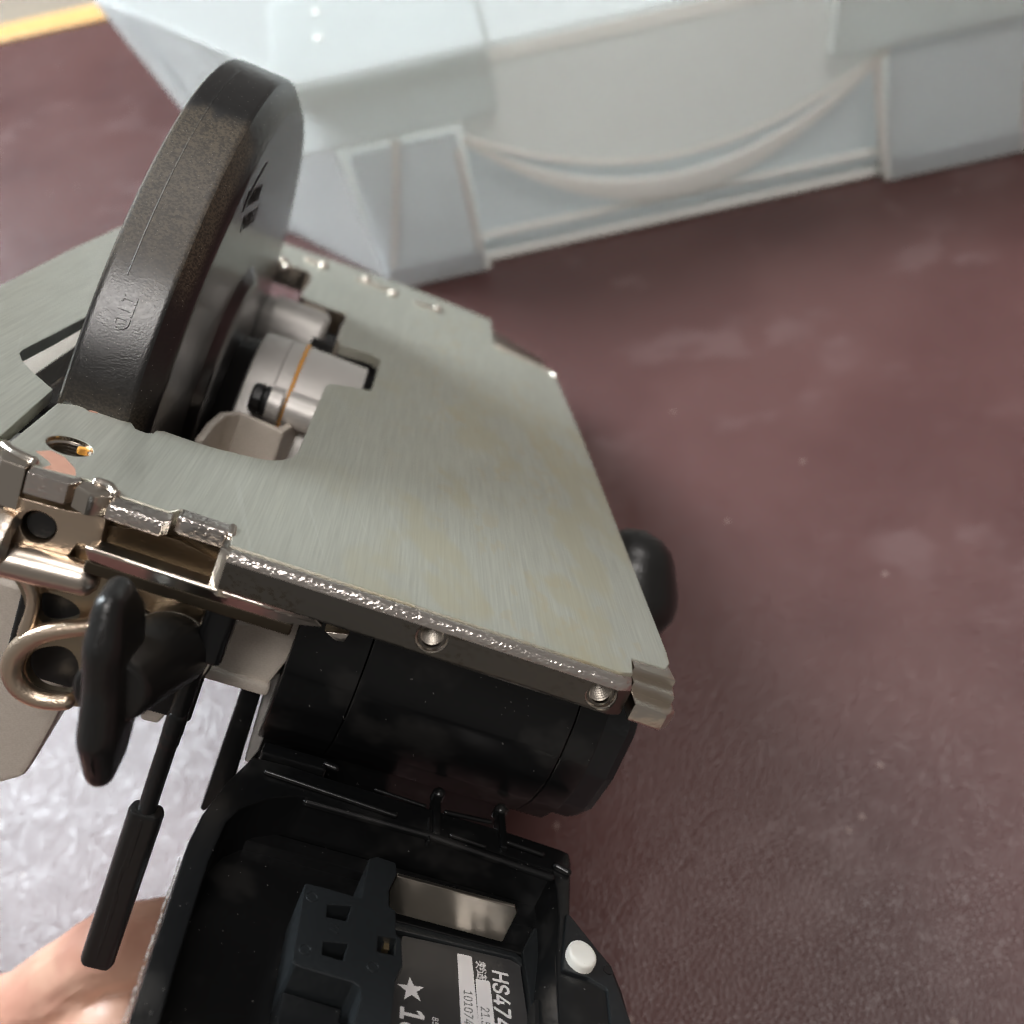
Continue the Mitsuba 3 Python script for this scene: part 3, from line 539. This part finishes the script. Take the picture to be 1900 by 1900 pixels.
# --- front casting below: web, ribs, pivot tube, oval hole with screw
oval = chaikin(G['oval'])
web = chaikin(G['web'], 1).difference(chaikin(G['webh1'])).difference(chaikin(G['webh2'])).difference(oval.buffer(.2))
put(prism(web, -2.0, 0.0, .5, 'y', .3), 'dark_bronze', S, 'bevel_bracket')
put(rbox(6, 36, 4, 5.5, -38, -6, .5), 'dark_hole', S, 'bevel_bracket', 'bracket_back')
flange = rnd(sg.Polygon([(2.6, -5.0), (11, -4.6), (16.2, -3.8), (16.6, -8.4), (15.2, -9.2), (13.4, -9.0), (12.6, -11.4), (9, -13), (2.6, -12.6)]), .3).difference(oval)
put(prism(flange, -1.0, 2.4, .4, 'y'), 'warm_tinted_nickel', S, 'bevel_bracket', 'flange')
put(lathe([(2.0, 0.01), (2.0, 2.3), (-1.2, 2.3), (-1.6, 1.9), (-1.6, 0.01)], 'y', 30, c=(-8.5, 7.9)), 'shaft_black', S, 'bevel_bracket', 'pivot_screw')
put(lathe([(1.9, 0.01), (1.9, 3.6)], 'y', 30, c=(-8.5, 7.9)), 'dark_hole', S, 'bevel_bracket', 'screw_recess')
put(tube([(4.6, -3.2, -14.6), (10, -3.2, -14.2), (15.4, -3.2, -13.9)], [2.7, 2.75, 2.6], n=28, sub=4), 'satin_nickel', S, 'pivot_tube')
put(lathe([(1.2, 0.01), (1.2, 3.6), (3.4, 4.4), (4.6, 4.2), (5.4, 3.0)], 'x', 36, c=(-3.0, -11.6)), 'satin_nickel', S, 'pivot_tube', 'tube_flange')
lp = [(x, -2.6, z) for x, z in G['loop']]
put(tube(lp, [1.3, 1.4, 1.5, 1.6, 1.6, 1.6, 1.6, 1.6, 1.5, 1.4], sub=5), 'warm_tinted_nickel', S, 'bevel_bracket', 'bracket_loop')
put(tube([(x, -2.2, z) for x, z in G['strut']], [1.2, 1.0, .9, 1.0, 1.3], sub=5), 'warm_tinted_nickel', S, 'bevel_bracket', 'bracket_rib')
put(tube([(x, -2.6, z) for x, z in G['rim']], .85, sub=5), 'nickel', S, 'bevel_bracket', 'bracket_rib')
# --- wing bolt
W_ = 'wing_bolt'
hub = lathe([(-3, 0.01), (-3, 6.2), (-6, 6.3), (-9, 6.0), (-18, 5.3), (-23.6, 5.0), (-24.7, 4.7), (-25.1, 4.1), (-25.1, 0.01)], 'y', 56, c=(-15.8, 26.4))
sk = -25.0 + 6
v = np.array(hub.vertices); k = (v[:, 1] + 25) / 22.0; v[:, 0] += k * 3.6; v[:, 2] += k * -5.2; hub.vertices = v
put(hub, 'rubber', S, W_)
put(lathe([(0, .01), (0, 6.6), (-3.2, 6.6), (-3.6, 6.2), (-3.6, .01)], 'y', 40, c=(-21.2, 30.2)), 'nickel', S, W_, 'washer')
def wing_lobe(rows):
    out = []
    for z, y0, y1, r in rows:
        for y in (y0, y1): out.append(Manifold.sphere(r, 28).translate([25.8 + 0.19 * (-15 - z), y, z]))
    return Manifold.batch_hull(out)
wl = wing_lobe([(-3.2, -26.0, -21.5, 1.9), (-8, -27.6, -17.5, 2.45), (-14.5, -27.2, -16, 2.3)]) + wing_lobe([(-13.5, -27.2, -16, 2.3), (-21, -27.9, -17.5, 2.6), (-27.4, -26, -20.5, 2.0)])
wl = wl.refine_to_length(0.8).to_mesh()
wm = trimesh.Trimesh(wl.vert_properties[:, :3], wl.tri_verts, process=True)
trimesh.smoothing.filter_taubin(wm, iterations=7)
put(wm, 'rubber', S, W_, 'wing', smooth=True)
put(tube([(25.8 + 0.19 * (-15 - z), y, z) for y, z in ((-27.7, -3.4), (-29.75, -8), (-29.2, -14.2), (-30.2, -21), (-27.7, -27.0))], 0.2, n=8, sub=3), 'rubber', S, W_, 'mould_seam')
# --- depth rod with grip
put(tube([(34.6, -4, -16), (34.3, -4, -30), (34.3, -4, -52)], 1.45, n=20, sub=2), 'shaft_black', S, 'lever_rod')
for i, (z0, r_) in enumerate(((-31.5, 1.6), (-33.2, 1.62), (-35.3, 1.55))):
    put(tube([(34.3, -4.1, z0), (34.3, -4.1, z0 - 1.2)], r_, n=16, sub=1), 'shaft_black', S, 'lever_rod', 'collar_burr')
gx = sg.Polygon([(31.9, -5.8), (36.8, -5.8), (37.2, -4), (36.8, -2.0), (31.9, -2.0), (31.5, -4)])
put(prism(rnd(gx, 1.2), -84.3, -50.0, .8, 'z', 1.1), 'rubber', S, 'lever_grip')
put(prism(sg.Polygon([(33.9, -51), (34.5, -51), (34.5, -61), (34.0, -62), (34.0, -66), (34.5, -67), (34.5, -77), (34.2, -84), (33.9, -77), (33.7, -67), (33.4, -66), (33.4, -62)]), 5.7, 5.92, .1, 'y'), 'rubber', S, 'lever_grip', 'mould_seam')
put(rbox(33.4, 38.0, -6, 4, -20.2, -8, 1.0), 'black_plastic', S, 'rod_holder')
# --- gear case below the sole, seen through the slot and under the front rim
put(prism(rnd(P('gear'), 1.2), -34, -12, 1.2, 'y', 1), 'champagne', S, 'gear_case')
put(rbox(35, 46.6, 11.0, 13.6, -33.9, -31.6, .8), 'champagne', S, 'gear_case', 'case_lip')
put(prism(rnd(P('brownblk'), .8), -22, -13, .8, 'y', .8), 'champagne', S, 'gear_case', 'case_boss')
BC = (104, -23.6)
put(lathe([(14, .01), (14, 21), (20.2, 22.5), (20.2, .01)], 'x', 48, c=BC), 'guard_black', S, 'gear_case', 'blade_flange')
put(lathe([(20.4, 10), (20.4, 23.6), (20.9, 24.3), (27.0, 24.6), (27.15, 24.3), (27.3, 24.6), (30.4, 24.6), (30.4, 10)], 'x', 72, c=BC), 'silver_cast', S, 'gear_case', 'bearing_housing')
put(lathe([(30.5, 10), (30.5, 24.9), (31.3, 24.9), (31.3, 10)], 'x', 72, c=BC), 'orange_gasket', S, 'gear_case', 'gasket')
put(lathe([(31.4, 10), (31.4, 24.5), (46, 24.2), (46, 10)], 'x', 72, c=BC), 'silver_cast', S, 'gear_case', 'bearing_housing')
put(lathe([(23.6, .01), (23.6, 2.6), (24.1, 3.3), (25.8, 3.5), (26.1, 3.1), (26.5, 3.5), (27.4, 3.4), (27.4, .01)], 'x', 36, c=(79.6, -6.8)), 'shaft_black', S, 'gear_case', 'rubber_plug')
put(lathe([(27.5, .01), (27.5, 3.8), (30.3, 4.0), (30.3, .01)], 'x', 36, c=(79.8, -6.8)), 'silver_cast', S, 'gear_case', 'screw_boss')
put(lathe([(31.5, .01), (31.5, 4.0), (42, 4.0), (42, .01)], 'x', 36, c=(80.0, -6.8)), 'silver_cast', S, 'gear_case', 'screw_boss')
put(lathe([(14, .01), (14, 9.0), (16.8, 9.4), (17, 10), (31, 10), (32.2, 9), (32.4, 7.5), (32.4, .01)], 'x', 48, c=(152, -10.5)), 'silver_cast', S, 'gear_case', 'screw_boss')
put(rbox(20, 46, 78, 130, -60, -24, 3), 'silver_cast', S, 'gear_case', 'case_body')
# casting wall inside the slot near its front edge
cup = stroke(G['cup'], 1.8)
put(prism(cup, -34, -9, .7), 'champagne', S, 'gear_case', 'slot_wall')
put(rbox(16, 46, 22, 78, -40, -26, 1), 'champagne', S, 'gear_case', 'case_floor')
put(rbox(2, 60, 118, 205, -24, -14, 2), 'dark_hole', S, 'gear_case', 'shade_backing')  # black boxes here and below added as shade behind the far slot
put(rbox(30, 100, 130, 132, -30, -2.7, .5), 'dark_hole', S, 'gear_case', 'shade_backing')
# --- upper blade case at the lower left
uc = [(20, -12)] + [(22, -60)] + [tuple(q) for q in G['ucase'][::-1]] + [(130, -80), (160, -50), (160, -12)]
put(prism(rnd(sg.Polygon(uc), 3), -22, 4.5, 2.4, 'x', 2), 'champagne', S, 'blade_case')
uc2 = affinity.scale(sg.Polygon(uc), 1.05, 1.075, origin=(160, -12))
put(prism(rnd(uc2, 3), -9, -3.5, .6, 'x'), 'silver_cast', S, 'blade_case', 'case_flange')
put(rbox(-14, -1.4, 34, 120, -24, -9, 1), 'dark_hole', S, 'blade_case', 'shade_block')  # black block added to stand for the shade inside the slot
put(prism(rnd(P('cfront'), 1.5), -44, -12, 1.3, 'y'), 'champagne', S, 'blade_case', 'case_nose')
put(rbox(-9, 2, 38, 56, -16, -7, 2), 'rubber', S, 'blade_case', 'guard_stop')
# --- lower blade guard
prof = [(-1.0, 66), (-1.0, 69.4), (-0.55, 70.1), (0.2, 70.3), (9.6, 70.3), (10.5, 70.0), (11.1, 69.2), (13.0, 66.4), (13.5, 65.6), (13.8, 64.6), (13.9, 30), (15.4, 27.5), (16.0, 26), (16.2, 20), (16.2, 4)]
put(lathe(prof, 'x', 150, -16, 196, GC), 'guard_black', S, 'blade_guard', smooth=25)
put(lathe([(-1.0, 66), (-0.9, 40), (-0.9, 4), (16.0, 4)], 'x', 100, -16, 196, GC), 'guard_black', S, 'blade_guard', 'guard_inner')
a_ = np.radians(np.linspace(182, 60, 60))
def on_rim(x, deg, r=70.3): t = math.radians(180 - deg); return np.array([x, GC[0] + r * math.cos(t), GC[1] + r * math.sin(t)])
put(tube([on_rim(2.9, d, 70.32) for d in range(30, 100, 5)], 0.10, n=6, sub=3), 'guard_black', S, 'blade_guard', 'mould_seam')
# embossed mark on the rim, moulded writing on the face
def wrap_text(txt, h, x0, deg0, bold=True):
    t = meshkit.text_mesh(txt, h, .45, bold)
    vv, ff = trimesh.remesh.subdivide_to_size(t.vertices, t.faces, 0.7); t = trimesh.Trimesh(vv, ff, process=False)
    v = np.array(t.vertices); out = []
    for q in v: out.append(on_rim(x0 + q[1], deg0 - math.degrees(q[0] / 70.3), 70.2 + q[2]))
    t.vertices = np.array(out); t.fix_normals(); return t
put(wrap_text('ITD', 2.4, 3.4, 27.5), 'guard_black', S, 'blade_guard', 'embossed_mark')
def face_text(txt, h, y0, z0, x, ang):
    t = meshkit.text_mesh(txt, h, .3, False); v = np.array(t.vertices)
    c, s = math.cos(ang), math.sin(ang)
    t.vertices = np.c_[x + v[:, 2], y0 + c * v[:, 0] - s * v[:, 1], z0 + s * v[:, 0] + c * v[:, 1]]; t.fix_normals(); return t
put(face_text('/ 70001', 3.2, 58.5, 34.0, 13.68, math.radians(1)), 'dark_hole', S, 'blade_guard', 'moulded_writing')
put(face_text('P6W33', 3.2, 62.5, 29.0, 13.68, math.radians(1)), 'dark_hole', S, 'blade_guard', 'moulded_writing')
put(lathe([(13, 60.2), (14.05, 60.0), (14.05, 59.6), (13, 59.4)], 'x', 24, 112, 126, GC), 'guard_black', S, 'blade_guard', 'face_rib')
# --- motor housing
mp = rnd(sg.Polygon([(23, -7.5), (17, -10), (12.6, -14.5), (10.0, -20.5), (9.0, -27), (9.4, -33), (12.5, -40), (18, -47), (26, -51), (64, -51), (64, -7)]), 4)
for x0, x1 in ((47.6, 60.0), (60.1, 98.0), (98.1, 103.6)):
    put(prism(mp, x0, x1, .35, 'x', .35), 'black_plastic', S, 'motor_housing', *(() if x0 < 50 else ('housing_shell',)))
put(prism(rnd(sg.Polygon([(11, -20), (10.6, -30), (13, -39), (19, -46), (60, -46), (60, -11), (17, -11)]), 3), 103.4, 110.5, 4.0, 'x'), 'grey_plastic', S, 'motor_housing', 'end_cap', smooth=20)
put(prism(rnd(sg.Polygon([(24, -44), (26, -60), (62, -60), (62, -44)]), 2), 47.8, 100, 1.5, 'x', .6), 'black_plastic', S, 'motor_housing', 'housing_base')
# --- battery bay: shell with a deep recess, floor, ribs
ri, ro = P('rimi'), P('rimo')
put(prism(rnd(ro, .5).difference(ri), -66, -45, .5), 'black_plastic', S, 'battery_bay', smooth=40)
put(prism(ri.buffer(1.5), -62, -55.4, .2), 'black_plastic', S, 'battery_bay', 'bay_floor')
put(prism(sg.Polygon([(45.7, 2.4), (104, 2.0), (104, -1.6), (45.7, -1.2)]).intersection(ri.buffer(.4)), -57, -53.5, .6), 'black_plastic', S, 'battery_bay', 'floor_ledge')
def bar(n, r, z=-44.6, nm='bay_rib', m_='black_plastic'): put(tube([(x, y, z) for x, y in G[n]], r, n=12, sub=1), m_, S, 'battery_bay', nm)
bar('rib1', .55); bar('rib2', .75, -44.9); bar('rib3', .5); bar('rib4', .8); bar('rib8', .35); bar('rib9', .45); bar('rib10', .45)
put(rbox(49, 60.6, 10.2, 13.6, -50, -44.2, .5), 'black_plastic', S, 'battery_bay', 'bay_rib')
put(tube([(60.4, 12.4, -44.6), (62.2, 12.2, -44.6)], .7, sub=1), 'black_plastic', S, 'battery_bay', 'bay_rib')
for k_ in ('post1', 'post2'):
    (x1, y1), (x0, y0) = G[k_]
    put(cat(rbox(x0 - .7, x0 + .7, y0, y1, -47, -44.0, .5), tube([(x1, y1, -45.4), (x1, y1, -44.3)], 1.25, sub=1)), 'black_plastic', S, 'battery_bay', 'bay_post')
put(rbox(79.8, 80.2, -0.2, 6, -46, -44.4, .1), 'dark_hole', S, 'battery_bay', 'shell_joint')
rng = np.random.default_rng(11)
ch = []
for i in range(34):
    y = -18 - i * 1.05 + rng.uniform(-.3, .3); l = rng.uniform(.4, .85)
    q = trimesh.creation.box((rng.uniform(.15, .3), l, rng.uniform(.5, 1.2))); q.apply_translation((41.75 + rng.uniform(-.1, .1), y, -45.6 + rng.uniform(-.4, .3))); ch.append(q)
put(cat(*ch), 'silver_chip', S, 'battery_bay', 'edge_chips', kind='stuff', smooth=False)  # small chips added to draw the serrated rim edge
put(tube([(45.1, -45, -54.8), (52, -46, -54.8)], .3, n=8, sub=1), 'black_plastic', S, 'battery_bay', 'bay_rib')
# right shoulder: pad, pin hole, triangular pocket
put(prism(rnd(P('rpan').buffer(-.4), .5).difference(rnd(P('tri'), .5)), -50, -44.4, .6), 'grey_plastic', S, 'bay_shoulder')
put(prism(P('panel'), -58, -53.8, .4), 'grey_plastic', S, 'bay_shoulder', 'shoulder_panel')
put(prism(P('tri').buffer(.6), -56, -52, .1), 'dark_hole', S, 'bay_shoulder', 'pocket_floor')
put(tube([(101.6, -21.6, -48), (105.4, -26.5, -49)], .4, n=8, sub=1), 'black_plastic', S, 'bay_shoulder', 'pocket_rib')
put(tube([(109.2, -23.6, -48), (105.4, -26.5, -49)], .4, n=8, sub=1), 'black_plastic', S, 'bay_shoulder', 'pocket_rib')
put(tube([(105.4, -26.8, -50), (105.4, -26.8, -48.2)], .8, n=12, sub=1), 'black_plastic', S, 'bay_shoulder', 'pocket_rib')
px_, py_ = G['pad'][0]
pad = affinity.scale(sg.Point(px_, py_).buffer(1, 24), 2.45, 2.75)
put(prism(pad, -45, -42.8, .5), 'foam_white', S, 'bay_shoulder', 'foam_pad', smooth=50)
put(lathe([(-44.3, .01), (-44.3, .85)], 'z', 20, c=tuple(G['padh'][0])), 'dark_hole', S, 'bay_shoulder', 'pin_hole')
# contact plate on the bay wall
pl = P('plate')
put(prism(rnd(pl, .3), 8.6, 9.3, .2, 'y'), 'bright_plate', S, 'contact_plate')
put(rbox(77, 101, -9.6, -8.0, -57, -54.2, .4), 'black_plastic', S, 'contact_plate', 'plate_seat')
put(prism(sg.Polygon([(77.3, -9.2), (99, -9.2), (100.6, -10.2), (100.4, -11.6), (98.6, -10.7), (78, -11.2)]), -55.4, -54.4, .3), 'grey_plastic', S, 'contact_plate', 'plate_step')
# --- terminal block
blk = rnd(P('blk'), .35)
for n_ in ('sl1', 'sl2', 'sl3'): blk = blk.difference(P(n_))
put(prism(blk, -55, -45, .35), 'grey_plastic', S, 'terminal_block', smooth=30)
put(prism(sg.Polygon([(60.8, -17), (76, -17), (76, -33), (60.8, -31.5)]), -55, -48.4, .2), 'dark_hole', S, 'terminal_block', 'block_core')
put(prism(sg.Polygon([(60.6, -32.6), (69.4, -33.2), (69.3, -46), (60.9, -45)]), -55, -49.5, .5), 'black_plastic', S, 'terminal_block', 'block_step')
put(prism(P('brass').buffer(.05), -50, -46.2, .1), 'brass', S, 'terminal_block', 'terminal_blade')
for x, y in G['dots']:
    put(lathe([(-45.02, .95), (-44.9, .9), (-44.9, .78), (-45.02, .74)], 'z', 24, c=(x, y)), 'grey_plastic', S, 'terminal_block', 'ejector_mark')
def flat_text(txt, h, x, y, z, bold=False, stretch=1.0, depth=.03):
    """lettering that reads along -Y with its tops towards +X"""
    t = meshkit.text_mesh(txt, h, depth, bold); v = np.array(t.vertices)
    t.vertices = np.c_[x + v[:, 1], y - v[:, 0] * stretch, z + v[:, 2]]
    t.fix_normals(); return t
put(flat_text('77', 1.4, 65.2, -22.9, -45.0, False, .8, .12), 'grey_plastic', S, 'terminal_block', 'moulded_number')
# --- rating label
put(prism(rnd(P('lab'), .5), -55.35, -55.0, 0), 'label_black', S, 'rating_label')
LZ = -54.97
for n_ in ('strip1', 'strip2'):
    put(prism(rnd(P(n_), .25), -54.995, LZ, 0), 'label_white', S, 'rating_label', 'white_field')
x0_, y0_ = G['t1'][0]
put(flat_text('HS474D', 2.75, 95.05, -13.6, LZ, True, .92), 'label_white', S, 'rating_label', 'model_lettering')
put(flat_text('101074', 1.45, 89.95, -19.2, LZ + .01, False, .85), 'label_grey', S, 'rating_label', 'serial_number')
put(flat_text('21.5', 1.45, 92.75, -21.6, LZ + .01, False, .85), 'label_grey', S, 'rating_label', 'date_number')
put(flat_text('18V', 3.7, 79.7, -24.9, LZ, True, .85), 'label_white', S, 'rating_label', 'voltage_lettering')
put(flat_text('85', 1.0, 84.75, -25.8, LZ, False, .9), 'label_white', S, 'rating_label', 'small_number')
sc_ = (81.25, -21.8)
star = sg.Polygon([(sc_[0] + (2.3 if i % 2 == 0 else .92) * math.cos(math.radians(90 + 36 * i + 8)), sc_[1] + (2.3 if i % 2 == 0 else .92) * 1.05 * math.sin(math.radians(90 + 36 * i + 8))) for i in range(10)])
put(prism(star, -54.995, LZ, 0), 'label_white', S, 'rating_label', 'star_mark')
# two small characters (manufacture date heading) as strokes
def glyph(strokes, x, y, s, w=.16):
    return shapely.union_all([sg.LineString([(x + a * s, y - b * s) for b, a in st]).buffer(w / 2) for st in strokes])
g1 = [[(.1, .9), (.6, .9)], [(0, .75), (.7, .75)], [(.1, .6), (.6, .6)], [(.35, 1), (.35, .5)], [(.8, .95), (.8, .6)], [(.95, 1), (.95, .5)], [(0, .42), (1, .42)], [(.5, .5), (.5, .25)], [(.1, .05), (.5, .3)], [(.4, .3), (.9, 0)], [(.3, .25), (.3, 0)]]
g2 = [[(.1, .95), (.2, .85)], [(0, .65), (.2, .65)], [(.2, .65), (.2, .2)], [(0, .05), (.25, .18)], [(.25, .15), (1, .05)], [(.55, 1), (.45, .8)], [(.4, .85), (1, .85)], [(.7, 1), (.7, .6)], [(.35, .6), (1, .6)], [(.45, .45), (.9, .45)], [(.45, .22), (.9, .22)], [(.45, .45), (.45, .22)], [(.9, .45), (.9, .22)]]
put(prism(glyph(g1, 92.2, -12.7, 1.75).union(glyph(g2, 92.25, -14.6, 1.75)), -54.995, LZ, 0), 'label_white', S, 'rating_label', 'date_heading')
# --- handle behind the bay
put(tube([(64, 14, -84), (62, -20, -86), (58, -70, -84)], 13.5, n=28, sub=4), 'rubber', S, 'main_handle')
put(rbox(48, 76, 2, 30, -86, -58, 3), 'black_plastic', S, 'main_handle', 'handle_neck')
put(prism(rnd(P('bar'), .6), -22, -15, 1.0, 'y', 1.0), 'black_plastic', S, 'handle_strut')
put(prism(rnd(P('strip'), .5), -23, -18, .6, 'y', .6), 'silver_cast', S, 'handle_strut', 'pale_strip')  # thin pale strip added between strut and housing
kb = np.array(G['knob']); c_ = kb[:2].mean(0)
put(tube([kb[0], kb[1]], 10.0, n=36, sub=1), 'rubber', S, 'grip_knob', world=True, smooth=True)
put(tube([c_ + (kb[2] - c_) * .2, c_ + (kb[2] - c_) * 9], 8.5, n=30, sub=1), 'rubber', S, 'grip_knob', 'grip_stem', world=True, smooth=True)

# ------------------------------------------------------------------ hand on the handle, world mm
def ball(c, r): return Manifold.sphere(r, 24).translate([float(q) for q in c])
def bone(a, b, ra, rb_): return Manifold.batch_hull([ball(a, ra), ball(b, rb_)])
hand = Manifold()
pts = {k: np.array(G[k]) for k in ('index', 'middle', 'ring', 'little', 'thumb', 'palm')}
for k, rs in (('index', (10.5, 9.6, 8.6, 7.4)), ('middle', (10.5, 9.6, 8.6, 7.4)), ('ring', (10.0, 9.0, 8.2, 7.0)), ('little', (8.8, 7.8, 7.0, 6.2)), ('thumb', (15, 12, 10, 8.5))):
    for i in range(3): hand += bone(pts[k][i], pts[k][i + 1], rs[i], rs[i + 1])
pm = pts['palm']
hand += Manifold.batch_hull([ball(pm[1], 17), ball(pm[2], 16), ball(pts['index'][0], 10.5), ball(pts['middle'][0], 10.5), ball(pts['ring'][0], 10), ball(pts['little'][0], 8.8)])
hand += Manifold.batch_hull([ball(pm[1], 17), ball(pm[2], 16), ball(pts['thumb'][0], 15)])
hand += bone(pm[1], pm[0], 19, 25) + bone(pm[2], pm[0], 17, 25)
hand = hand.refine_to_length(2.6)
q = hand.to_mesh(); hm = trimesh.Trimesh(q.vert_properties[:, :3], q.tri_verts, process=True)
trimesh.smoothing.filter_taubin(hm, iterations=30)
v = np.array(hm.vertices)
d_ = meshkit.fbm(v * np.array([.10, .28, .28]), 3, 5) - .5
hm.vertices = v + hm.vertex_normals * (1.6 * d_)[:, None]
put(hm, 'skin', 'hand', world=True, smooth=True)
thing('hand', 'bare hand gripping the saw handle behind the battery bay at lower left', 'hand')
